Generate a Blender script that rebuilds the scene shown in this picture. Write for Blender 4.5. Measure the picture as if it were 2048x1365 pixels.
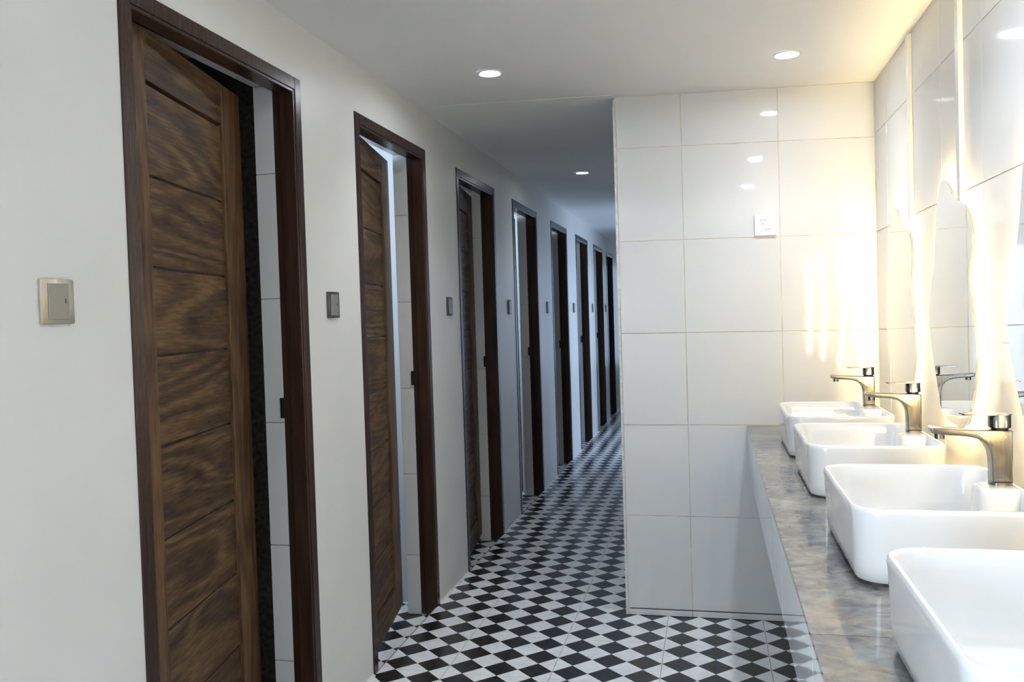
import bpy, bmesh, math, random
from mathutils import Vector, Matrix
random.seed(7)
C = bpy.context.scene.collection
for o in list(bpy.data.objects):
    bpy.data.objects.remove(o, do_unlink=True)

# ------------------------------------------------------------------ camera
F_PX, YAW, PITCH, ROLL, CAM_H = 1737.85, 0.225507, 0.0293696, 0.0306018, 1.34287
fw = Vector((-math.sin(YAW)*math.cos(PITCH), math.cos(YAW)*math.cos(PITCH), -math.sin(PITCH)))
rt = Vector((math.cos(YAW), math.sin(YAW), 0)); up = rt.cross(fw)
r2 = rt*math.cos(ROLL) - up*math.sin(ROLL); u2 = up*math.cos(ROLL) + rt*math.sin(ROLL)
cd = bpy.data.cameras.new('camera'); cam = bpy.data.objects.new('camera', cd); C.objects.link(cam)
cd.sensor_width = 36.0; cd.lens = F_PX/2048*36.0; cd.clip_start = 0.02; cd.clip_end = 200
M = Matrix((( r2.x, u2.x, -fw.x, 0), (r2.y, u2.y, -fw.y, 0), (r2.z, u2.z, -fw.z, CAM_H), (0, 0, 0, 1)))
cam.matrix_world = M
bpy.context.scene.camera = cam

# ------------------------------------------------------------------ world, exposure, daylight
W = bpy.data.worlds.new('world'); bpy.context.scene.world = W; W.use_nodes = True
W.node_tree.nodes['Background'].inputs[0].default_value = (0.50, 0.68, 1.0, 1)
W.node_tree.nodes['Background'].inputs[1].default_value = 1.5
vs = bpy.context.scene.view_settings
vs.view_transform = 'Standard'; vs.look = 'None'; vs.gamma = 1.0; vs.use_curve_mapping = False
vs.exposure = 0.36
DAY = (0.57, 0.75, 1.0)
def area(name, loc, direction, sx, sy, watts, col=DAY, spread=math.pi):
    l = bpy.data.lights.new(name, 'AREA'); l.shape = 'RECTANGLE'; l.size = sx; l.size_y = sy
    l.energy = watts; l.color = col; l.spread = spread
    o = bpy.data.objects.new(name, l); C.objects.link(o); o.location = loc
    o.rotation_euler = Vector(direction).to_track_quat('-Z', 'Z').to_euler()
    return o
ENTRANCE_W, SIDE_W, FAR_W = 95, 6, 3
area('entrance_daylight', (-1.55, -1.25, 1.1), (1, 0.25, 0), 1.5, 1.9, ENTRANCE_W, (0.74, 0.86, 1.0))
area('side_daylight', (0.1, 8.75, 1.15), (-1, 0, -0.15), 2.2, 1.9, SIDE_W)
area('far_daylight', (-0.8, 14.35, 1.3), (0, -1, 0), 0.7, 1.6, FAR_W)
LED_STRENGTH = 470.0
LED_COL = (1.0, 0.74, 0.34)
DOWN_STRENGTH = 190.0
SPOT_W = 14.0
DOWN_COL = (0.80, 0.89, 1.0)

# ------------------------------------------------------------------ constants
XL, XR, D, XE = -1.2717, 0.6739, 3.8357, -0.395
XB = -1.347      # back of door frame
XT = -1.414     # inner face of the cubicle front wall
XK = -2.55      # back wall of cubicles
ZC, XC = 0.8391, 0.1386
DOORS = [(1.715, 2.598), (3.036, 3.853), (4.355, 5.170), (5.660, 6.500), (7.088, 7.902), (8.437, 9.285), (9.772, 10.610), (10.998, 11.740)]
def HZ(x): return 2.272 - 0.0225*x

# ------------------------------------------------------------------ materials
def mat(name):
    m = bpy.data.materials.new(name); m.use_nodes = True
    return m, m.node_tree, m.node_tree.nodes['Principled BSDF']
def N(nt, t, **kw):
    n = nt.nodes.new(t)
    for k, v in kw.items(): setattr(n, k, v)
    return n
def ramp(nt, stops):
    r = N(nt, 'ShaderNodeValToRGB'); cr = r.color_ramp
    while len(cr.elements) < len(stops): cr.elements.new(0.5)
    for e, (p, c) in zip(cr.elements, stops):
        e.position = p; e.color = (*c, 1) if len(c) == 3 else c
    return r
def coords(nt, scale=(1, 1, 1), kind='Object', rnd=False):
    tc = N(nt, 'ShaderNodeTexCoord'); mp = N(nt, 'ShaderNodeMapping')
    mp.inputs['Scale'].default_value = scale
    nt.links.new(tc.outputs[kind], mp.inputs['Vector'])
    if rnd:
        oi = N(nt, 'ShaderNodeObjectInfo'); mu = N(nt, 'ShaderNodeMath', operation='MULTIPLY'); mu.inputs[1].default_value = 37.0
        nt.links.new(oi.outputs['Random'], mu.inputs[0]); cx = N(nt, 'ShaderNodeCombineXYZ')
        for k in range(3): nt.links.new(mu.outputs[0], cx.inputs[k])
        nt.links.new(cx.outputs[0], mp.inputs['Location'])
    return mp
def noisy(name, c1, c2, rough=0.5, scale=3.0, detail=4, bump=0.0, bscale=40.0, metal=0.0, rnd=False, stretch=(1, 1, 1), rvar=0.0, coat=0.0):
    m, nt, b = mat(name); mp = coords(nt, stretch, rnd=rnd)
    nz = N(nt, 'ShaderNodeTexNoise'); nz.inputs['Scale'].default_value = scale; nz.inputs['Detail'].default_value = detail
    nt.links.new(mp.outputs[0], nz.inputs['Vector'])
    r = ramp(nt, [(0.3, c1), (0.7, c2)]); nt.links.new(nz.outputs['Fac'], r.inputs[0])
    nt.links.new(r.outputs[0], b.inputs['Base Color'])
    b.inputs['Roughness'].default_value = rough; b.inputs['Metallic'].default_value = metal
    if coat: b.inputs['Coat Weight'].default_value = coat; b.inputs['Coat Roughness'].default_value = 0.05
    if rvar:
        mr = N(nt, 'ShaderNodeMapRange'); mr.inputs['To Min'].default_value = max(0, rough-rvar); mr.inputs['To Max'].default_value = rough+rvar
        nt.links.new(nz.outputs['Fac'], mr.inputs['Value']); nt.links.new(mr.outputs[0], b.inputs['Roughness'])
    if bump:
        n2 = N(nt, 'ShaderNodeTexNoise'); n2.inputs['Scale'].default_value = bscale; n2.inputs['Detail'].default_value = 3
        nt.links.new(mp.outputs[0], n2.inputs['Vector'])
        bp = N(nt, 'ShaderNodeBump'); bp.inputs['Strength'].default_value = bump; bp.inputs['Distance'].default_value = 0.01
        nt.links.new(n2.outputs['Fac'], bp.inputs['Height']); nt.links.new(bp.outputs[0], b.inputs['Normal'])
    return m
PAINT = noisy('cream_paint', (0.70, 0.685, 0.64), (0.76, 0.745, 0.70), 0.42, 2.0, 5, bump=0.12, bscale=9)
CEIL = noisy('ceiling_paint', (0.80, 0.795, 0.78), (0.84, 0.835, 0.82), 0.6, 1.5, 4, bump=0.10, bscale=5)
TILE = noisy('white_glazed_tile', (0.62, 0.62, 0.61), (0.65, 0.65, 0.64), 0.045, 1.3, 2, bump=0.035, bscale=7, rnd=True)
FASCIA = noisy('white_polished_fascia', (0.78, 0.79, 0.80), (0.82, 0.83, 0.84), 0.03, 1.3, 2, bump=0.02, bscale=9, rnd=True)
STALLTILE = noisy('cubicle_tile', (0.60, 0.59, 0.57), (0.64, 0.63, 0.61), 0.2, 1.5, 2)
GROUT = noisy('cream_grout', (0.46, 0.41, 0.32), (0.66, 0.60, 0.50), 0.6, 14, 4, bump=0.2, bscale=60)
FGROUT = noisy('brown_floor_grout', (0.16, 0.13, 0.10), (0.36, 0.32, 0.27), 0.85, 9, 4)
FRAMEWOOD = noisy('dark_varnished_wood', (0.022, 0.011, 0.007), (0.046, 0.021, 0.013), 0.27, 5, 5, bump=0.12, bscale=14, stretch=(6, 6, 0.7))
FRAMEWOOD.node_tree.nodes['Principled BSDF'].inputs['Specular IOR Level'].default_value = 0.35
CERAMIC = noisy('white_ceramic', (0.78, 0.78, 0.77), (0.80, 0.80, 0.79), 0.05, 2, 1, coat=0.3)
SEAL_AND_SHADE = noisy('dark_silicone_and_shade', (0.03, 0.025, 0.02), (0.10, 0.085, 0.07), 0.5, 60, 3)  # basin silicone, also the panel that stands in for cubicle shade
PLASTIC = noisy('white_plastic', (0.84, 0.82, 0.80), (0.87, 0.85, 0.83), 0.25, 2, 1)
BLACK = noisy('black_slot', (0.01, 0.01, 0.01), (0.02, 0.02, 0.02), 0.6, 2, 1)
TRUNK = noisy('ivory_trunking', (0.80, 0.77, 0.66), (0.86, 0.83, 0.72), 0.45, 4, 2)
PLATE = noisy('brushed_champagne_metal', (0.50, 0.47, 0.40), (0.62, 0.59, 0.51), 0.28, 6, 4, metal=0.85, rnd=True)
PLATE_DARK_REFL = noisy('dark_reflection_metal', (0.05, 0.048, 0.042), (0.09, 0.086, 0.076), 0.4, 6, 4, metal=0.3)  # dark surroundings mirrored in the switch plates are put into this colour
ROCKER = noisy('satin_grey_rocker', (0.24, 0.24, 0.22), (0.29, 0.29, 0.26), 0.38, 4, 2, metal=0.2)
BACKING = noisy('mirror_backing', (0.30, 0.20, 0.13), (0.42, 0.29, 0.20), 0.5, 12, 3)
DARKMETAL = noisy('blackened_metal', (0.02, 0.02, 0.022), (0.04, 0.04, 0.045), 0.35, 8, 2, metal=0.8)
PLASTER = noisy('rough_white_plaster', (0.60, 0.58, 0.53), (0.78, 0.76, 0.70), 0.8, 30, 4, bump=0.5, bscale=80)

def nickel():
    m, nt, b = mat('brushed_nickel'); mp = coords(nt, (90, 90, 3))
    nz = N(nt, 'ShaderNodeTexNoise'); nz.inputs['Scale'].default_value = 4
    nt.links.new(mp.outputs[0], nz.inputs['Vector'])
    r = ramp(nt, [(0.2, (0.165, 0.155, 0.14)), (0.8, (0.25, 0.235, 0.21))]); nt.links.new(nz.outputs['Fac'], r.inputs[0])
    nt.links.new(r.outputs[0], b.inputs['Base Color']); b.inputs['Metallic'].default_value = 1; b.inputs['Roughness'].default_value = 0.24
    bp = N(nt, 'ShaderNodeBump'); bp.inputs['Strength'].default_value = 0.05; bp.inputs['Distance'].default_value = 0.002
    nt.links.new(nz.outputs['Fac'], bp.inputs['Height']); nt.links.new(bp.outputs[0], b.inputs['Normal'])
    return m
NICKEL = nickel()
m_, nt_, b_ = mat('mirror_glass'); b_.inputs['Base Color'].default_value = (0.84, 0.87, 0.86, 1); b_.inputs['Metallic'].default_value = 1; b_.inputs['Roughness'].default_value = 0.0
MIRROR = m_
def emit(name, col, s):
    m, nt, b = mat(name); b.inputs['Base Color'].default_value = (*col, 1)
    b.inputs['Emission Color'].default_value = (*col, 1); b.inputs['Emission Strength'].default_value = s
    return m
LED = emit('warm_led', LED_COL, LED_STRENGTH)
DIFF = emit('downlight_diffuser', DOWN_COL, DOWN_STRENGTH)
DIFF_DIM = emit('dim_downlight_diffuser', DOWN_COL, DOWN_STRENGTH*0.35)

def wood(name, axis, dark, mid, light):
    m, nt, b = mat(name)
    sc = {'y': (9, 0.9, 9), 'z': (9, 9, 0.9)}[axis]
    mp = coords(nt, sc, rnd=True)
    big = N(nt, 'ShaderNodeTexNoise'); big.inputs['Scale'].default_value = 0.45; big.inputs['Detail'].default_value = 2; big.inputs['Distortion'].default_value = 0.6
    nt.links.new(mp.outputs[0], big.inputs['Vector'])
    mul = N(nt, 'ShaderNodeMath', operation='MULTIPLY'); mul.inputs[1].default_value = 95.0
    nt.links.new(big.outputs['Fac'], mul.inputs[0])
    sn = N(nt, 'ShaderNodeMath', operation='SINE'); nt.links.new(mul.outputs[0], sn.inputs[0])
    fine = N(nt, 'ShaderNodeTexNoise'); fine.inputs['Scale'].default_value = 15; fine.inputs['Detail'].default_value = 6
    nt.links.new(mp.outputs[0], fine.inputs['Vector'])
    blot = N(nt, 'ShaderNodeTexNoise'); blot.inputs['Scale'].default_value = 5.0; blot.inputs['Detail'].default_value = 6
    mp2 = coords(nt, (1, 0.7, 1), rnd=True); nt.links.new(mp2.outputs[0], blot.inputs['Vector'])
    a = N(nt, 'ShaderNodeMath', operation='MULTIPLY_ADD'); a.inputs[1].default_value = 0.15; nt.links.new(sn.outputs[0], a.inputs[0]); nt.links.new(fine.outputs['Fac'], a.inputs[2])
    s2 = N(nt, 'ShaderNodeMath', operation='MULTIPLY_ADD'); s2.inputs[1].default_value = 0.62; nt.links.new(blot.outputs['Fac'], s2.inputs[0]); nt.links.new(a.outputs[0], s2.inputs[2])
    off = N(nt, 'ShaderNodeMath', operation='SUBTRACT'); off.inputs[1].default_value = 0.31; nt.links.new(s2.outputs[0], off.inputs[0])
    r = ramp(nt, [(0.22, dark), (0.50, mid), (0.82, light)]); nt.links.new(off.outputs[0], r.inputs[0])
    nt.links.new(r.outputs[0], b.inputs['Base Color']); b.inputs['Roughness'].default_value = 0.5; b.inputs['Specular IOR Level'].default_value = 0.35
    bp = N(nt, 'ShaderNodeBump'); bp.inputs['Strength'].default_value = 0.22; bp.inputs['Distance'].default_value = 0.004
    nt.links.new(a.outputs[0], bp.inputs['Height']); nt.links.new(bp.outputs[0], b.inputs['Normal'])
    return m
PLANKWOOD = wood('stained_pine_plank', 'y', (0.022, 0.010, 0.005), (0.066, 0.034, 0.013), (0.150, 0.085, 0.030))
STILEWOOD = wood('stained_pine_stile', 'z', (0.032, 0.015, 0.007), (0.085, 0.043, 0.016), (0.150, 0.082, 0.030))

def floor_mat():
    m, nt, b = mat('black_white_diamond_tile')
    tc = N(nt, 'ShaderNodeTexCoord'); sp = N(nt, 'ShaderNodeSeparateXYZ'); nt.links.new(tc.outputs['Object'], sp.inputs[0])
    k = 6/0.4
    def M2(op, a, bb):
        n = N(nt, 'ShaderNodeMath', operation=op)
        for i, v in enumerate((a, bb)):
            if v is None: continue
            if isinstance(v, (int, float)): n.inputs[i].default_value = v
            else: nt.links.new(v, n.inputs[i])
        return n.outputs[0]
    u = M2('MULTIPLY', sp.outputs[0], k); v = M2('MULTIPLY', sp.outputs[1], k)
    s = M2('FLOOR', M2('MULTIPLY', M2('ADD', M2('ADD', u, v), 1.0), 0.5), None)
    t = M2('FLOOR', M2('MULTIPLY', M2('ADD', M2('SUBTRACT', u, v), 1.0), 0.5), None)
    par = M2('ABSOLUTE', M2('MODULO', M2('ADD', s, t), 2.0), None)
    geo = N(nt, 'ShaderNodeNewGeometry')
    nz = N(nt, 'ShaderNodeTexNoise'); nz.inputs['Scale'].default_value = 16; nz.inputs['Detail'].default_value = 6; nt.links.new(geo.outputs['Position'], nz.inputs['Vector'])
    w = ramp(nt, [(0.3, (0.76, 0.77, 0.78)), (0.6, (0.87, 0.88, 0.89))]); nt.links.new(nz.outputs['Fac'], w.inputs[0])
    nb = N(nt, 'ShaderNodeTexNoise'); nb.inputs['Scale'].default_value = 45; nb.inputs['Detail'].default_value = 5; nt.links.new(geo.outputs['Position'], nb.inputs['Vector'])
    kk = ramp(nt, [(0.45, (0.014, 0.012, 0.012)), (0.75, (0.055, 0.05, 0.045))]); nt.links.new(nb.outputs['Fac'], kk.inputs[0])
    mx = N(nt, 'ShaderNodeMix', data_type='RGBA'); nt.links.new(par, mx.inputs['Factor']); nt.links.new(w.outputs[0], mx.inputs['A']); nt.links.new(kk.outputs[0], mx.inputs['B'])
    nt.links.new(mx.outputs['Result'], b.inputs['Base Color'])
    b.inputs['Roughness'].default_value = 0.25; b.inputs['Specular IOR Level'].default_value = 0.38
    bp = N(nt, 'ShaderNodeBump'); bp.inputs['Strength'].default_value = 0.06; bp.inputs['Distance'].default_value = 0.003
    nt.links.new(nb.outputs['Fac'], bp.inputs['Height']); nt.links.new(bp.outputs[0], b.inputs['Normal'])
    return m
FLOORM = floor_mat()

def stone_mat():
    m, nt, b = mat('grey_gold_slate_tile')
    mp = coords(nt, (1.0, 1.25, 1.0), rnd=True)
    n1 = N(nt, 'ShaderNodeTexNoise'); n1.inputs['Scale'].default_value = 4.5; n1.inputs['Detail'].default_value = 8; n1.inputs['Distortion'].default_value = 1.2
    n2 = N(nt, 'ShaderNodeTexNoise'); n2.inputs['Scale'].default_value = 22; n2.inputs['Detail'].default_value = 10; n2.inputs['Roughness'].default_value = 0.65; n2.inputs['Distortion'].default_value = 0.8
    n3 = N(nt, 'ShaderNodeTexNoise'); n3.inputs['Scale'].default_value = 5; n3.inputs['Detail'].default_value = 7; n3.inputs['Distortion'].default_value = 2.0
    for n in (n1, n2, n3): nt.links.new(mp.outputs[0], n.inputs['Vector'])
    a = N(nt, 'ShaderNodeMix', data_type='FLOAT'); a.inputs['Factor'].default_value = 0.5; nt.links.new(n1.outputs['Fac'], a.inputs['A']); nt.links.new(n2.outputs['Fac'], a.inputs['B'])
    r = ramp(nt, [(0.38, (0.06, 0.06, 0.078)), (0.46, (0.14, 0.138, 0.145)), (0.54, (0.23, 0.225, 0.20)), (0.66, (0.33, 0.32, 0.285))])
    nt.links.new(a.outputs['Result'], r.inputs[0])
    g = ramp(nt, [(0.56, (0, 0, 0)), (0.66, (1, 1, 1))]); nt.links.new(n3.outputs['Fac'], g.inputs[0])
    gm = N(nt, 'ShaderNodeMath', operation='MULTIPLY'); gm.inputs[1].default_value = 0.32; nt.links.new(g.outputs[0], gm.inputs[0])
    mx = N(nt, 'ShaderNodeMix', data_type='RGBA'); nt.links.new(gm.outputs[0], mx.inputs['Factor']); nt.links.new(r.outputs[0], mx.inputs['A']); mx.inputs['B'].default_value = (0.34, 0.24, 0.12, 1)
    nt.links.new(mx.outputs['Result'], b.inputs['Base Color']); b.inputs['Roughness'].default_value = 0.06
    return m
STONE = stone_mat()

# ------------------------------------------------------------------ helpers
def add_box(bm, x0, x1, y0, y1, z0, z1, zf=None):
    vs_ = [bm.verts.new((x, y, z)) for x in (x0, x1) for y in (y0, y1) for z in (z0, z1)]
    if zf:
        for v in vs_: v.co.z = zf(v.co)
    for f in ((0, 1, 3, 2), (4, 6, 7, 5), (0, 4, 5, 1), (2, 3, 7, 6), (0, 2, 6, 4), (1, 5, 7, 3)):
        bm.faces.new([vs_[i] for i in f])
def BM(*boxes, bevel=0.0, seg=2):
    bm = bmesh.new()
    for b in boxes: add_box(bm, *b)
    if bevel: bmesh.ops.bevel(bm, geom=bm.edges[:], offset=bevel, segments=seg, affect='EDGES', profile=0.5)
    return bm
def mesh_of(bm, name, m, smooth=False):
    bmesh.ops.recalc_face_normals(bm, faces=bm.faces[:])
    me = bpy.data.meshes.new(name); bm.to_mesh(me); bm.free()
    if m: me.materials.append(m)
    if smooth:
        for p in me.polygons: p.use_smooth = True
        me.set_sharp_from_angle(angle=math.radians(40))
    return me
def obj(name, bm, m, parent=None, loc=(0, 0, 0), rz=0.0, smooth=False, label=None, kind=None):
    me = bm if isinstance(bm, bpy.types.Mesh) else mesh_of(bm, name, m, smooth)
    o = bpy.data.objects.new(name, me); C.objects.link(o); o.location = loc; o.rotation_euler = (0, 0, rz)
    if parent: o.parent = parent
    if label: o['label'] = label
    if kind: o['kind'] = kind
    return o
def thing(name, label, cat, loc=(0, 0, 0), rz=0.0, group=None, kind=None):
    o = bpy.data.objects.new(name, None); C.objects.link(o); o.location = loc; o.rotation_euler = (0, 0, rz); o.empty_display_size = 0.05
    tag(o, label, cat, group, kind); return o
def tag(o, label, cat=None, group=None, kind=None):
    o['label'] = label
    if cat: o['category'] = cat
    if group: o['group'] = group
    if kind: o['kind'] = kind
def copy_tree(o, parent=None):
    c = o.copy(); C.objects.link(c); c.parent = parent
    for ch in list(o.children): copy_tree(ch, c)
    return c
def cyl(bm, cx, cy, z0, z1, r, n=32, r2=None):
    ra, rb = r, r if r2 is None else r2
    lo = [bm.verts.new((cx+ra*math.cos(2*math.pi*i/n), cy+ra*math.sin(2*math.pi*i/n), z0)) for i in range(n)]
    hi = [bm.verts.new((cx+rb*math.cos(2*math.pi*i/n), cy+rb*math.sin(2*math.pi*i/n), z1)) for i in range(n)]
    for i in range(n): bm.faces.new((lo[i], lo[(i+1) % n], hi[(i+1) % n], hi[i]))
    bm.faces.new(lo[::-1]); bm.faces.new(hi)
def loft(bm, rings, cap0=True, cap1=True):
    R = [[bm.verts.new(p) for p in ring] for ring in rings]
    n = len(R[0])
    for a, b in zip(R, R[1:]):
        for i in range(n): bm.faces.new((a[i], a[(i+1) % n], b[(i+1) % n], b[i]))
    if cap0: bm.faces.new(R[0][::-1])
    if cap1: bm.faces.new(R[-1])
def rrect(hx, hy, r, z, n=8, cx=0.0, cy=0.0):
    out = []
    for qx, qy, a0 in ((1, 1, 0), (-1, 1, 90), (-1, -1, 180), (1, -1, 270)):
        for i in range(n+1):
            a = math.radians(a0 + 90*i/n)
            out.append((cx+qx*(hx-r)+r*math.cos(a), cy+qy*(hy-r)+r*math.sin(a), z))
    return out

# ================================================================== STRUCTURE
Y0, Y1 = -2.3, 14.2
# ceiling (slightly out of level, as in the room)
bm = bmesh.new(); add_box(bm, -2.7, 1.0, Y0-0.1, Y1+0.1, 0, 1, zf=lambda c: HZ(c.x)+(0.12 if c.z > 0.5 else 0.0))
tag(obj('ceiling', bm, CEIL, kind='structure'), 'white painted plaster ceiling with a faint ridge where the corridor starts')
# corridor ceiling sheet: a hair lower, gives the ragged joint line in the plaster
jn = random.Random(3); bm = bmesh.new()
xs = [XL + i*(XE-XL)/24 for i in range(25)]
lo = [bm.verts.new((x, 3.78+0.012*jn.random(), HZ(x)-0.0012)) for x in xs]; hi = [bm.verts.new((x, Y1, HZ(x)-0.0012)) for x in xs]
lt = [bm.verts.new((x, lo[i].co.y, HZ(x)+0.002)) for i, x in enumerate(xs)]
for i in range(24):
    bm.faces.new((lo[i], lo[i+1], hi[i+1], hi[i])); bm.faces.new((lt[i], lt[i+1], lo[i+1], lo[i]))
tag(obj('trim_1', bm, CEIL, kind='structure'), 'slightly lower plaster skin on the corridor ceiling')

# left wall: two layers with the eight doorways cut out
def ztop(x): return HZ(x) + 0.02
bm = bmesh.new()
ys = [Y0, -2.1, -0.4] + [v for d in DOORS for v in d] + [Y1]
for i in range(0, len(ys), 2):
    add_box(bm, XB, XL, ys[i], ys[i+1], -0.05, ztop(XL))
for a, b in [(-2.1, -0.4)] + DOORS: add_box(bm, XB, XL, a, b, 2.12, ztop(XL))
wl = obj('wall_left', bm, PAINT, kind='structure'); tag(wl, 'cream painted wall of the corridor pierced by eight toilet doorways')
bm = bmesh.new(); ys2 = [Y0, -2.1, -0.4]
for a, b in DOORS: ys2 += [a+0.008, b-0.032]
ys2 += [Y1]
for i in range(0, len(ys2), 2): add_box(bm, XT, XB-0.0005, ys2[i], ys2[i+1], -0.06, ztop(XL))
for a, b in DOORS: add_box(bm, XT, XB-0.0005, a+0.008, b-0.032, 2.10, ztop(XL))
obj('inner_lining', bm, STALLTILE, wl)
for a, b in DOORS:                                   # glazed reveal tiles on the far side of every doorway
    z = -0.04
    for h in (0.28, 0.38, 0.40, 0.40, 0.40, 0.28):
        obj('reveal_tile', BM((XT, XB-0.001, b-0.040, b-0.0325, z+0.0012, min(z+h, 2.1)-0.0012), bevel=0.0008, seg=1), STALLTILE, wl); z += h
# irregular plaster fillet where the left wall meets the floor
pr = random.Random(5); bm = bmesh.new()
def fillet(ya, yb):
    n = max(2, int((yb-ya)/0.04)); pts = []
    for i in range(n+1):
        y = ya+(yb-ya)*i/n; w = 0.006+0.010*pr.random(); h = 0.004+0.008*pr.random()
        pts.append([bm.verts.new((XL-0.001, y, h)), bm.verts.new((XL+w*0.4, y, h*0.35)), bm.verts.new((XL+w, y, -0.001))])
    for p, q in zip(pts, pts[1:]):
        bm.faces.new((p[0], q[0], q[1], p[1])); bm.faces.new((p[1], q[1], q[2], p[2]))
for i in range(0, len(ys), 2):
    if ys[i+1] > 0: fillet(max(ys[i], 0), ys[i+1])
fl_ = obj('baseboard_left', bm, PLASTER, kind='structure', smooth=True); tag(fl_, 'thin uneven plaster fillet along the foot of the cream wall')

# cubicles behind the left wall
bm = bmesh.new(); add_box(bm, XK, XT-0.0005, Y0, Y1, -0.14, -0.04); add_box(bm, XT-0.0005, XL-0.005, Y0, Y1, -0.14, -0.041)
tag(obj('floor_cubicles', bm, FLOORM, kind='structure'), 'lower diamond patterned floor inside the toilet cubicles')
bm = bmesh.new()
for a, b in DOORS: add_box(bm, XK, XT-0.001, b+0.12, b+0.22, -0.04, ztop(XK))
add_box(bm, XK, XT-0.001, DOORS[0][0]-0.3, DOORS[0][0]-0.2, -0.04, ztop(XK))
wd = obj('wall_dividers', bm, STALLTILE, kind='structure')
obj('cubicle_shade_panel', BM((XK, XT-0.002, DOORS[0][1]+0.10, DOORS[0][1]+0.119, -0.04, 2.26)), SEAL_AND_SHADE, wd, label='blackish panel added for the darkness inside the nearest cubicle')  # added sheet, its black stands in for the unlit cubicle interior
tag(wd, 'tiled partition walls between the toilet cubicles')
bm = bmesh.new(); yb = Y0
WINS = []
for i, (a, b) in enumerate(DOORS):
    if i == 0: continue
    c = (a+b)/2-0.12
    WINS.append((i, c-0.25, c+0.25))
for i, w0, w1 in WINS:
    add_box(bm, XK-0.1, XK, yb, w0, -0.14, ztop(XK)); add_box(bm, XK-0.1, XK, w0, w1, -0.14, 1.72); add_box(bm, XK-0.1, XK, w0, w1, 2.12, ztop(XK)); yb = w1
add_box(bm, XK-0.1, XK, yb, Y1, -0.14, ztop(XK))
tag(obj('wall_back', bm, STALLTILE, kind='structure'), 'outer wall behind the toilet cubicles with small high windows')
STALL_W = {1: 26.0, 2: 2.5, 3: 26.0, 4: 24.0, 5: 22.0, 6: 14.0, 7: 10.0}
for i, w0, w1 in WINS:
    wf = obj('window_%d' % i, BM((XK-0.07, XK-0.03, w0, w0+0.03, 1.72, 2.12), (XK-0.07, XK-0.03, w1-0.03, w1, 1.72, 2.12),
             (XK-0.07, XK-0.03, w0+0.03, w1-0.03, 1.72, 1.75), (XK-0.07, XK-0.03, w0+0.03, w1-0.03, 2.09, 2.12)), PLASTIC, kind='structure')
    tag(wf, 'small high window in the back wall of a cubicle')
    area('cubicle_daylight', (XK-0.14, (w0+w1)/2, 1.93), (1, 0, -0.25), 0.42, 0.34, STALL_W[i])

# floor ------------------------------------------------------------------
fx0, fy0 = -0.2114, 3.8357+0.0023-0.4/6*5
bm = bmesh.new(); add_box(bm, XL-0.004, 0.95, Y0, Y1, -0.12, -0.0012)
fl = obj('floor', bm, FGROUT, kind='structure'); tag(fl, 'floor of black and white diamond cement tiles seen between wall and washstand')
def floor_tile_mesh(w0, w1):
    bm = bmesh.new(); g = 0.0012
    add_box(bm, w0+g, w1-g, g, 0.4-g, -0.012, 0.0)
    return mesh_of(bm, 'floor_tile', FLOORM)
full = floor_tile_mesh(0.0, 0.4)
cut_l = floor_tile_mesh(XL+0.001-(fx0-1.2), 0.4)          # column against the left wall
tr = random.Random(11)
def place_tile(ix, iy):
    me = cut_l if ix == -3 else full
    o = bpy.data.objects.new('floor_tile', me); C.objects.link(o); o.parent = fl
    o.location = (fx0+0.4*ix, fy0+0.4*iy, -0.0004*tr.random())
for iy in range(-6, 15):
    for ix in range(-3, 3 if iy < 1 else 0):
        place_tile(ix, iy)
bm = bmesh.new()
def far_tile(ix, iy):
    g = 0.0012; x0 = fx0+0.4*ix; y0 = fy0+0.4*iy
    add_box(bm, max(x0, XL+0.001)+g, x0+0.4-g, y0+g, y0+0.4-g, -0.012, -0.0002)
for iy in list(range(-14, -6)) + list(range(15, 27)):
    for ix in range(-3, 3 if iy < 1 else 0): far_tile(ix, iy)
for v in bm.verts: v.co.x -= fx0; v.co.y -= fy0
obj('distant_floor_tiles', bm, FLOORM, fl, loc=(fx0, fy0, 0), kind='stuff')

# end wall (partition end facing the camera) --------------------------------
def ez(x, z): return z - 0.027*(z/2.15)**2*(x-0.25)
ROWS = [0.028, 0.4420, 0.8419, 1.2419, 1.6419, 2.0419, 2.40]
COLS = [XE+0.008, -0.107, 0.293, XR-0.001]
bm = bmesh.new(); add_box(bm, XE+0.004, 0.95, D+0.0022, D+0.13, -0.001, 2.35)
we = obj('wall_end', bm, GROUT, kind='structure'); tag(we, 'white tiled end wall beside the washstand with a narrow tile strip at its foot')
def wall_tile_y(x0, x1, z0, z1, jit):
    bm = bmesh.new(); g = 0.0017
    add_box(bm, x0+g, x1-g, D+jit, D+0.010, z0+g, z1-g)
    for v in bm.verts: v.co.z = min(ez(v.co.x, v.co.z), HZ(v.co.x)-0.001)
    bmesh.ops.bevel(bm, geom=bm.edges[:], offset=0.0008, segments=1, affect='EDGES')
    return obj('wall_tile', bm, TILE, we)
er = random.Random(2)
for i in range(3):
    for j in range(6):
        wall_tile_y(COLS[i], COLS[i+1], ROWS[j], ROWS[j+1], 0.0016*er.random())
for x0, x1 in ((COLS[0], -0.107), (-0.107, 0.293), (0.293, XR-0.001)):
    obj('skirting_tile', BM((x0+0.001, x1-0.001, D-0.004, D+0.002, 0.001, 0.0265), bevel=0.0008, seg=1), TILE, we)
bm = bmesh.new(); add_box(bm, COLS[0]+0.01, 0.30, D-0.0025, D+0.004, 0.0262, 0.0292)
obj('open_joint', bm, BLACK, we)
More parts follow.
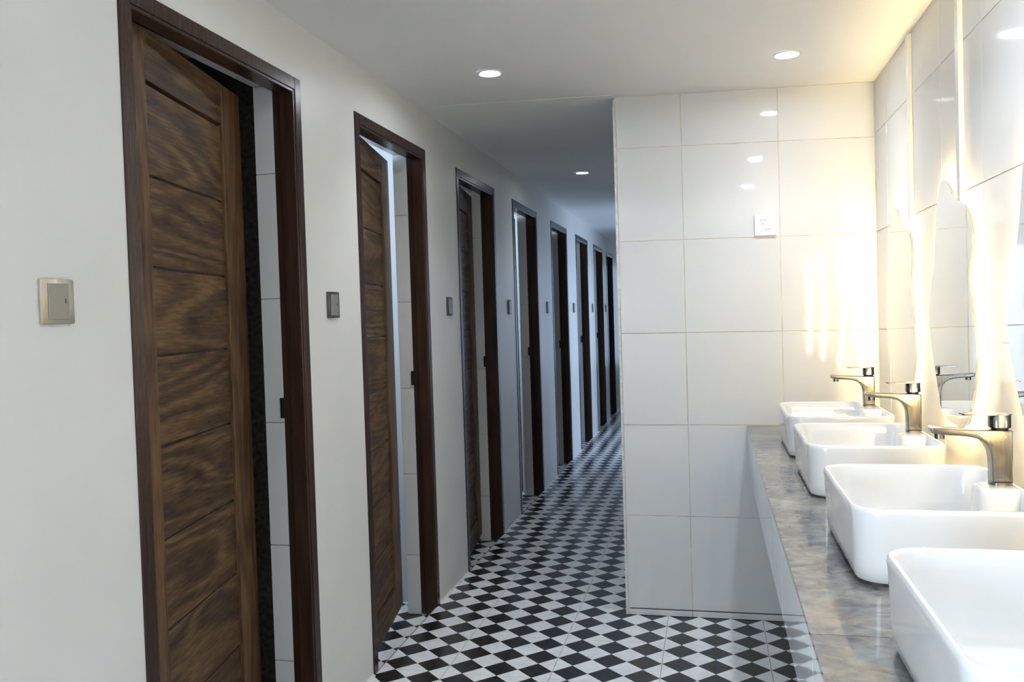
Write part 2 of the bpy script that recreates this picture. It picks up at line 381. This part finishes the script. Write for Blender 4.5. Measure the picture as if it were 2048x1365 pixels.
# white plastered arris on the free corner of the end wall
bm = bmesh.new(); cr = random.Random(9); rings = []
for k in range(31):
    z = 2.272*k/30; w = 0.006+0.006*cr.random()
    rings.append([(XE-0.002, D-0.002, z), (XE+w, D-0.0035, z), (XE+w, D+0.012, z), (XE-0.002, D+0.14, z)])
loft(bm, rings)
tag(obj('trim_2', bm, PLASTER, kind='structure'), 'rough white corner bead down the free edge of the tiled end wall')

# corridor right side with a daylight opening
bm = bmesh.new()
add_box(bm, XE+0.004, XE+0.12, D+0.131, 7.6, -0.001, 2.35); add_box(bm, XE+0.004, XE+0.12, 9.9, Y1, -0.001, 2.35)
add_box(bm, XE+0.004, XE+0.12, 7.6, 9.9, 2.1, 2.35)
tag(obj('wall_corridor', bm, PAINT, kind='structure'), 'painted right side of the corridor beyond the tiled end wall')
bm = bmesh.new()
add_box(bm, XL, -1.15, Y1, Y1+0.1, -0.001, 2.35); add_box(bm, -0.45, XE+0.12, Y1, Y1+0.1, -0.001, 2.35)
add_box(bm, -1.15, -0.45, Y1, Y1+0.1, -0.001, 0.5); add_box(bm, -1.15, -0.45, Y1, Y1+0.1, 2.1, 2.35)
tag(obj('wall_far', bm, PAINT, kind='structure'), 'far end of the corridor')

# right wall with tiles ------------------------------------------------------
bm = bmesh.new(); add_box(bm, XR+0.0022, 0.95, Y0, D+0.0021, -0.001, 2.35)
wr = obj('wall_right', bm, GROUT, kind='structure'); tag(wr, 'glossy white tiled wall above the washstand')
ycuts = [D-0.0005] + [3.60-0.4*k for k in range(15) if 3.60-0.4*k > Y0] + [Y0]
rr = random.Random(4)
for a, b in zip(ycuts[1:], ycuts):
    for j in range(6):
        g = 0.0017; z1 = min(ROWS[j+1], HZ(XR)-0.001)
        obj('wall_tile', BM((XR+0.0012*rr.random(), XR+0.010, a+g, b-g, ROWS[j]+g, z1-g), bevel=0.0008, seg=1), TILE, wr)

# near end of the room, behind the camera
bm = bmesh.new()
add_box(bm, XL, 0.95, Y0-0.1, Y0, -0.001, 2.35)
tag(obj('wall_near', bm, PAINT, kind='structure'), 'near end wall of the room')

# ================================================================== DOORS
FW = 0.040
def frame_bm(w):
    """door frame for a rough opening of width w; local y from 0 to w, x = 0 at wall face"""
    bm = bmesh.new(); P = 0.004; B = XB-XL; S = -0.048
    add_box(bm, B, P, 0.0005, FW, -0.03, 2.1195)                     # hinge jamb
    add_box(bm, B, P, w-FW, w-0.0005, -0.03, 2.1195)                 # latch jamb
    add_box(bm, B, P, FW, w-FW, 2.08, 2.1195)                        # head
    # stops (front tier proud of the back tier)
    add_box(bm, S, P-0.003, FW, FW+0.010, -0.03, 2.08); add_box(bm, S, P-0.003, w-FW-0.010, w-FW, -0.03, 2.08)
    add_box(bm, S, P-0.003, FW+0.010, w-FW-0.010, 2.070, 2.08)
    bmesh.ops.bevel(bm, geom=[e for e in bm.edges], offset=0.0015, segments=1, affect='EDGES')
    return bm
ZG = [1.945, 1.715, 1.488, 1.268, 1.040, 0.805, 0.577, 0.352, 0.135]     # joints between planks
SW = 0.130
def door(idx, y0, y1, theta, label, leaf_label):
    w = y1-y0
    d = thing('door_%d' % idx, label, None, (XL, y0, 0), kind='structure')
    fr = obj('door_frame', frame_bm(w), FRAMEWOOD, d)
    obj('strike_plate', BM((XB-XL-0.010, XB-XL+0.006, w-FW-0.008, w-FW+0.002, 1.035, 1.100), bevel=0.001, seg=1), DARKMETAL, fr)
    LW = w-2*FW-0.006; T = 0.038; SR = 0.155
    # leaf pivots on its inner corner; local x = depth (0 .. T towards corridor), local y along the leaf
    leaf = bmesh.new(); z0, z1 = 0.008, 2.072
    add_box(leaf, 0, T, 0, SW, z0, z1); add_box(leaf, 0, T, LW-SR, LW, z0, z1)
    obj_l = obj('door_leaf', leaf, STILEWOOD, d, loc=(XB-XL+0.002, FW+0.003, 0), rz=theta, label=leaf_label)
    bv = obj_l.modifiers.new('bevel', 'BEVEL'); bv.width = 0.003; bv.segments = 2
    rails = [(z0, ZG[-1]-0.004, T-0.001), (ZG[0]+0.003, z1, T-0.001)]
    for a, b, t in rails:
        obj('rail', BM((0.002, t, SW+0.001, LW-SR-0.001, a, b), bevel=0.002, seg=2), PLANKWOOD, obj_l)
    obj('core_panel', BM((0.012, T-0.014, SW-0.003, LW-SR+0.003, ZG[-1]-0.004, ZG[0]+0.004)), FRAMEWOOD, obj_l)
    for a, b in zip(ZG[1:], ZG):
        obj('plank', BM((0.004, T-0.010, SW-0.004, LW-SR+0.004, a+0.0030, b-0.0030), bevel=0.003, seg=2), PLANKWOOD, obj_l)
    return d
R_ = math.radians
LAB = ['nearest door, brown stained plank leaf slightly ajar in a dark varnished frame',
       'second door from the front, plank leaf ajar with a bright bluish slit beside it',
       'third door from the front, dim plank leaf ajar between the third and fourth light switches',
       'fourth door from the front, ajar with a thin bright vertical line of light',
       'fifth door from the front, narrow dark frame with a pale lit slit on its left',
       'sixth door from the front, brown inner jamb and white slit, third from the far end',
       'seventh door from the front, second from the far end, standing open',
       'eighth door, the farthest one at the end of the row']
ANG = [10.9, 10.0, 7.4, 9.2, 8.2, 24, 22, 24]
for i, (a, b) in enumerate(DOORS):
    door(i+1, a, b, R_(ANG[i]), LAB[i], 'brown stained leaf of stacked horizontal planks')

# ================================================================== LIGHT SWITCHES
SWLAB = ['square champagne metal light switch left of the nearest door', 'light switch on the wall between the first and second doors',
         'light switch between the second and third doors', 'light switch between the third and fourth doors',
         'light switch between the fourth and fifth doors', 'small light switch between the fifth and sixth doors',
         'small light switch between the sixth and seventh doors', 'farthest light switch, just before the last door']
def light_switch(y, lab, pm_=None):
    s = thing('light_switch', lab, 'light switch', (XL, y, 1.398), group='light switches beside the doors')
    obj('plate', BM((0.0, 0.009, -0.045, 0.045, -0.045, 0.045), bevel=0.0025), pm_ or PLATE_DARK_REFL, s, smooth=True)
    r = obj('rocker', BM((0.0085, 0.0115, -0.028, 0.028, -0.036, 0.036), bevel=0.001, seg=1), ROCKER, s)
    obj('indicator', BM((0.0114, 0.0120, 0.016, 0.018, -0.004, 0.006)), BLACK, s)
    pm = bmesh.new(); q = random.Random(int(y*100)); n = 28; ring = []
    for k in range(n):
        a = 2*math.pi*k/n; rr_ = 0.048/max(abs(math.cos(a)), abs(math.sin(a)))*(1+0.05*q.random())
        ring.append((0.0, rr_*math.cos(a), rr_*math.sin(a)))
    loft(pm, [ring, [(0.0014, p[1]*0.985, p[2]*0.985) for p in ring]])
    obj('filler_edge', pm, PLASTER, s, label='smeared filler round the plate')
for y, l in zip((1.485, 2.785, 4.155, 5.482, 6.845, 8.21, 9.56, 10.83), SWLAB): light_switch(y, l, PLATE if y < 2 else None)

# ================================================================== SOCKET
s = thing('power_socket', 'white five-hole power socket on the tiled end wall', 'socket', (0.2335, D, 1.6915))
obj('plate', BM((-0.044, 0.044, -0.011, 0.001, -0.044, 0.044), bevel=0.003), PLASTIC, s, smooth=True)
def slot(x, z, w, h, rot):
    b = BM((-w/2, w/2, -0.0116, -0.0105, -h/2, h/2)); bmesh.ops.rotate(b, verts=b.verts, cent=(0, 0, 0), matrix=Matrix.Rotation(rot, 3, 'Y'))
    bmesh.ops.translate(b, verts=b.verts, vec=(x, 0, z)); obj('slot', b, BLACK, s)
slot(-0.018, 0.021, 0.0022, 0.009, R_(32)); slot(-0.003, 0.021, 0.0022, 0.009, R_(-32)); slot(-0.0105, 0.006, 0.0022, 0.008, 0)
slot(0.003, -0.018, 0.0022, 0.009, 0); slot(0.015, -0.018, 0.0022, 0.009, 0)

# ================================================================== WASHSTAND COUNTER
YC0 = 0.20
ct = thing('counter', 'long grey and gold stone tiled washstand counter along the right wall', 'counter', (XC, YC0, 0))
def crel(b): bmesh.ops.translate(b, verts=b.verts, vec=(-XC, -YC0, 0)); return b
obj('slab', crel(BM((XC+0.012, XR-0.002, YC0, D-0.006, 0.70, ZC-0.010))), GROUT, ct)
cuts = [YC0, 0.79, 1.39, 1.99, 2.591, 3.190, D-0.006]
qs = random.Random(8)
for a, b in zip(cuts, cuts[1:]):
    c_ = BM((0, XR-XC-0.003, 0, b-a-0.0016, -0.0098, 0.0))
    obj('stone_tile', c_, STONE, ct, loc=(0, a-YC0, ZC))
for a, b in zip(cuts, cuts[1:]):
    c_ = BM((0, 0.010, 0, b-a-0.001, -0.187, -0.0105), bevel=0.0008, seg=1)
    obj('fascia_tile', c_, FASCIA, ct, loc=(0.002, a-YC0, ZC), label='polished white fascia tile')
# white joint along the end wall
obj('end_joint', crel(BM((XC+0.002, XR-0.003, D-0.0059, D-0.0002, ZC-0.012, ZC+0.003))), GROUT, ct)

# ================================================================== BASINS
def basin(cy, lab):
    b = thing('wash_basin', lab, 'wash basin', (0.410, cy, ZC), group='white vessel basins on the counter')
    hx, hy = 0.171, 0.240
    prof = [(0.018, 0.0055), (0.0105, 0.0065), (0.0080, 0.0105), (0.0055, 0.030), (0.0015, 0.120), (0.0004, 0.132), (0.0012, 0.1375), (0.0035, 0.1405), (0.0065, 0.1410),
            (0.0095, 0.1395), (0.0115, 0.136), (0.0150, 0.110), (0.022, 0.055), (0.030, 0.036), (0.045, 0.026), (0.075, 0.021), (0.12, 0.018)]
    bm = bmesh.new(); rings = []
    for ins, z in prof:
        rings.append(rrect(hx-ins, hy-ins, max(0.056-ins*0.6, 0.030), z, n=10))
    loft(bm, rings)
    obj('bowl', bm, CERAMIC, b, smooth=True)
    bm = bmesh.new(); loft(bm, [rrect(hx-0.0125, hy-0.0125, 0.045, 0.0003, n=8), rrect(hx-0.0125, hy-0.0125, 0.045, 0.0055, n=8)])
    obj('silicone_joint', bm, SEAL_AND_SHADE, b, label='dark joint under the basin')
    # tap ledge rising from the bowl at the wall side
    bm = bmesh.new(); rings = []
    for ins, z in ((-0.012, 0.024), (-0.006, 0.05), (-0.002, 0.10), (0.0, 0.128), (0.0015, 0.135), (0.005, 0.1385), (0.009, 0.1395)):
        rings.append(rrect(0.037-ins, 0.052-ins, 0.028, z, n=8, cx=0.129, cy=0.0))
    loft(bm, rings); obj('tap_ledge', bm, CERAMIC, b, smooth=True)
    bm = bmesh.new(); cyl(bm, -0.02, 0, 0.0175, 0.0215, 0.022, 32); obj('drain', bm, NICKEL, b, smooth=True, label='round metal drain')
    return b
BY = [3.235, 2.605, 1.865, 1.145]
BL = ['farthest white basin, against the tiled end wall', 'second white basin from the end wall',
      'third white basin from the end wall, its tap tallest in view', 'nearest white basin, cut off by the right edge of the photo']
for y, l in zip(BY, BL): basin(y, l)

# ================================================================== TAPS
def tap(cy, lab):
    t = thing('tap', lab, 'tap', (0.545 if cy > 3 else 0.553, cy, ZC+0.1395), group='brushed nickel taps on the basins')
    bm = bmesh.new(); loft(bm, [rrect(0.0205, 0.0205, 0.013, 0.0, 6), rrect(0.0205, 0.0205, 0.013, 0.005, 6), rrect(0.0190, 0.0190, 0.013, 0.0065, 6)])
    obj('base_ring', bm, NICKEL, t, smooth=True)
    prof = [(0.0185, 0.006), (0.0185, 0.060), (0.0185, 0.1085), (0.0, 0.1090), (-0.050, 0.1100), (-0.095, 0.1120), (-0.126, 0.1145), (-0.130, 0.1135), (-0.1265, 0.1030),
            (-0.100, 0.0992), (-0.078, 0.0980), (-0.060, 0.0960), (-0.046, 0.0925), (-0.035, 0.0868), (-0.027, 0.0780), (-0.0215, 0.0660), (-0.0190, 0.0510), (-0.0185, 0.035), (-0.0185, 0.006)]
    def hw(x): return 0.0185
    bm = bmesh.new()
    A = [bm.verts.new((x, -hw(x), z)) for x, z in prof]; Bv = [bm.verts.new((x, hw(x), z)) for x, z in prof]
    n = len(prof)
    bm.faces.new(A); bm.faces.new(Bv[::-1])
    for i in range(n): bm.faces.new((A[i], Bv[i], Bv[(i+1) % n], A[(i+1) % n]))
    bmesh.ops.recalc_face_normals(bm, faces=bm.faces[:])
    side = [e for e in bm.edges if abs(e.verts[0].co.y-e.verts[1].co.y) < 0.006 and e.calc_length() > 0.0005]
    bmesh.ops.bevel(bm, geom=side, offset=0.009, segments=5, affect='EDGES', profile=0.5, clamp_overlap=True)
    obj('body', bm, NICKEL, t, smooth=True)
    bm = bmesh.new(); cyl(bm, -0.110, 0, 0.0905, 0.1025, 0.0095, 24); obj('aerator', bm, NICKEL, t, smooth=True)
    bm = bmesh.new(); cyl(bm, 0.0, 0, 0.1085, 0.1135, 0.0155, 32); obj('cartridge_neck', bm, DARKMETAL, t, smooth=True)
    bm = bmesh.new()
    loft(bm, [rrect(0.0175, 0.0175, 0.013, 0.1125, 6), rrect(0.0190, 0.0190, 0.014, 0.1140, 6), rrect(0.0190, 0.0190, 0.014, 0.1375, 6), rrect(0.0180, 0.0180, 0.013, 0.1390, 6)])
    obj('handle_block', bm, NICKEL, t, smooth=True)
    bm = bmesh.new(); L = [(0.018, 0.0150), (0.008, 0.0190), (-0.02, 0.0190), (-0.045, 0.018), (-0.068, 0.0165), (-0.071, 0.013)]
    for s_ in (0, 1):
        pass
    top = [bm.verts.new((x, -w, 0.1412+0.0004*abs(x)*10)) for x, w in L] + [bm.verts.new((x, w, 0.1412+0.0004*abs(x)*10)) for x, w in L[::-1]]
    bot = [bm.verts.new((v.co.x, v.co.y, v.co.z-0.0026)) for v in top]
    bm.faces.new(top); bm.faces.new(bot[::-1]); m_n = len(top)
    for i in range(m_n): bm.faces.new((top[i], bot[i], bot[(i+1) % m_n], top[(i+1) % m_n]))
    obj('lever', bm, NICKEL, t, smooth=True)
    return t
TL = ['brushed nickel tap on the farthest basin by the end wall', 'brushed nickel tap on the second basin from the end wall',
      'large brushed nickel tap on the third basin, nearest one in view', 'brushed nickel tap on the nearest basin, beyond the right edge']
for y, l in zip((3.31, 2.645, 1.888, 1.15), TL): tap(y, l)

# ================================================================== MIRRORS
OUT = [(2.658, 1.660), (2.688, 1.618), (2.705, 1.549), (2.722, 1.486), (2.752, 1.420), (2.783, 1.361), (2.797, 1.317), (2.794, 1.264), (2.772, 1.210), (2.742, 1.154),
       (2.702, 1.085), (2.672, 1.035), (2.610, 1.018), (2.540, 1.012), (2.470, 1.012), (2.420, 1.028), (2.385, 1.075), (2.352, 1.125), (2.338, 1.172), (2.336, 1.225), (2.347, 1.285),
       (2.366, 1.336), (2.379, 1.385), (2.378, 1.425), (2.362, 1.470), (2.356, 1.510), (2.374, 1.552), (2.415, 1.588), (2.470, 1.607), (2.520, 1.626), (2.560, 1.655), (2.600, 1.676), (2.635, 1.678)]
def catmull(pts, k=6):
    out = []; n = len(pts)
    for i in range(n):
        p0, p1, p2, p3 = [Vector(pts[(i+j) % n]) for j in (-1, 0, 1, 2)]
        for s_ in range(k):
            t = s_/k
            out.append(0.5*((2*p1)+(p2-p0)*t+(2*p0-5*p1+4*p2-p3)*t*t+(3*p1-p0-3*p2+p3)*t**3))
    return out
MC = Vector((2.56, 1.34))
CURVE = [(p-MC)*1.0315 for p in catmull(OUT)]
def inset(curve, d):
    n = len(curve); out = []
    area2 = sum(curve[i].x*curve[(i+1) % n].y-curve[(i+1) % n].x*curve[i].y for i in range(n))
    sg = 1 if area2 > 0 else -1
    for i in range(n):
        t = (curve[(i+2) % n]-curve[i-2]).normalized(); nm = Vector((-t.y, t.x))*sg
        out.append(curve[i]+nm*d)
    return out
def plate(curve, x0, x1):
    bm = bmesh.new(); loft(bm, [[(x0, p.x, p.y) for p in curve], [(x1, p.x, p.y) for p in curve]]); return bm
def mirror(dy, lab):
    m = thing('wall_mirror', lab, 'mirror', (XR, MC.x*1.0315+dy, MC.y), group='wavy backlit mirrors above the basins')
    obj('glass', plate(CURVE, -0.0205, -0.0168), MIRROR, m)
    obj('backing_board', plate(inset(CURVE, 0.006), -0.0166, -0.0106), BACKING, m)
    obj('spacer', plate(inset(CURVE, 0.075), -0.0105, -0.0002), PLASTIC, m)
    a, b = inset(CURVE, 0.016), inset(CURVE, 0.026); bm = bmesh.new()
    rings = []
    for x, crv in ((-0.0104, a), (-0.0055, a), (-0.0055, b), (-0.0104, b)): rings.append([bm.verts.new((x, p.x, p.y)) for p in crv])
    n = len(a)
    for k in range(4):
        A_, B_ = rings[k], rings[(k+1) % 4]
        for i in range(n): bm.faces.new((A_[i], A_[(i+1) % n], B_[(i+1) % n], B_[i]))
    obj('led_strip', bm, LED, m, label='warm white light strip behind the edge')
    return m
for dy, l in zip((0.675, 0.0, -0.72, -1.46), ('wavy frameless backlit mirror nearest the end wall', 'second wavy backlit mirror from the end wall, a tap reflected in it',
                 'wavy backlit mirror cut off by the right edge of the photo', 'wavy backlit mirror nearest the camera, beyond the right edge')): mirror(dy, l)

# ================================================================== TRUNKING
for y, z0, l in ((3.175, 1.60, 'ivory cable trunking running up the wall above the farthest mirror'), (2.575, 1.60, 'ivory cable trunking running up the wall above the middle mirror'),
                 (1.90, 1.60, 'ivory cable trunking above the mirror at the right edge'), (1.18, 1.60, 'ivory cable trunking above the mirror nearest the camera')):
    t = thing('cable_trunking', l, 'trunking', (XR, y, z0), group='cable trunkings above the mirrors')
    h = HZ(XR)-0.012-z0
    obj('base_channel', BM((-0.009, 0.0008, -0.014, 0.014, 0, h), bevel=0.0008, seg=1), TRUNK, t)
    obj('cover', BM((-0.013, -0.0088, -0.0155, 0.0155, 0.002, h-0.003), bevel=0.0015), TRUNK, t)

# ================================================================== DOWNLIGHTS
def downlight(x, y, lab, power=1.0):
    z = HZ(x) if y < 3.78 or x > XE else HZ(x)-0.0012
    d = thing('downlight', lab, 'ceiling light', (x, y, z), group='recessed round downlights')
    bm = bmesh.new(); n = 40
    def ring(r, zz): return [(r*math.cos(2*math.pi*i/n), r*math.sin(2*math.pi*i/n), zz) for i in range(n)]
    loft(bm, [ring(0.052, 0.0), ring(0.051, -0.004), ring(0.046, -0.0055), ring(0.038, -0.003), ring(0.036, -0.0005)], cap0=False, cap1=False)
    obj('trim_ring', bm, PLASTIC, d, smooth=True)
    bm = bmesh.new(); cyl(bm, 0, 0, -0.0022, -0.0004, 0.036, 40); obj('diffuser', bm, DIFF if power > 0.9 else DIFF_DIM, d)
    if power > 0.45:
        l = bpy.data.lights.new('lamp', 'SPOT'); l.energy = SPOT_W*power; l.color = DOWN_COL; l.spot_size = R_(128); l.spot_blend = 1.0; l.shadow_soft_size = 0.03
        o = bpy.data.objects.new('lamp', l); C.objects.link(o); o.parent = d; o.location = (0, 0, -0.035)
    return d
downlight(-0.817, 3.317, 'lit round downlight in the middle of the ceiling, left of the end wall')
downlight(-0.820, 5.84, 'small lit downlight in the dark corridor ceiling', 0.5)
downlight(0.293, 3.350, 'lit round downlight in the ceiling above the farthest basin')
downlight(0.293, 2.06, 'downlight above the washstand, second from the end wall, out of view above')
downlight(0.293, 0.86, 'downlight above the washstand near the camera, out of view above')
downlight(-0.817, 2.05, 'downlight near the first door, out of view above', 0.3)
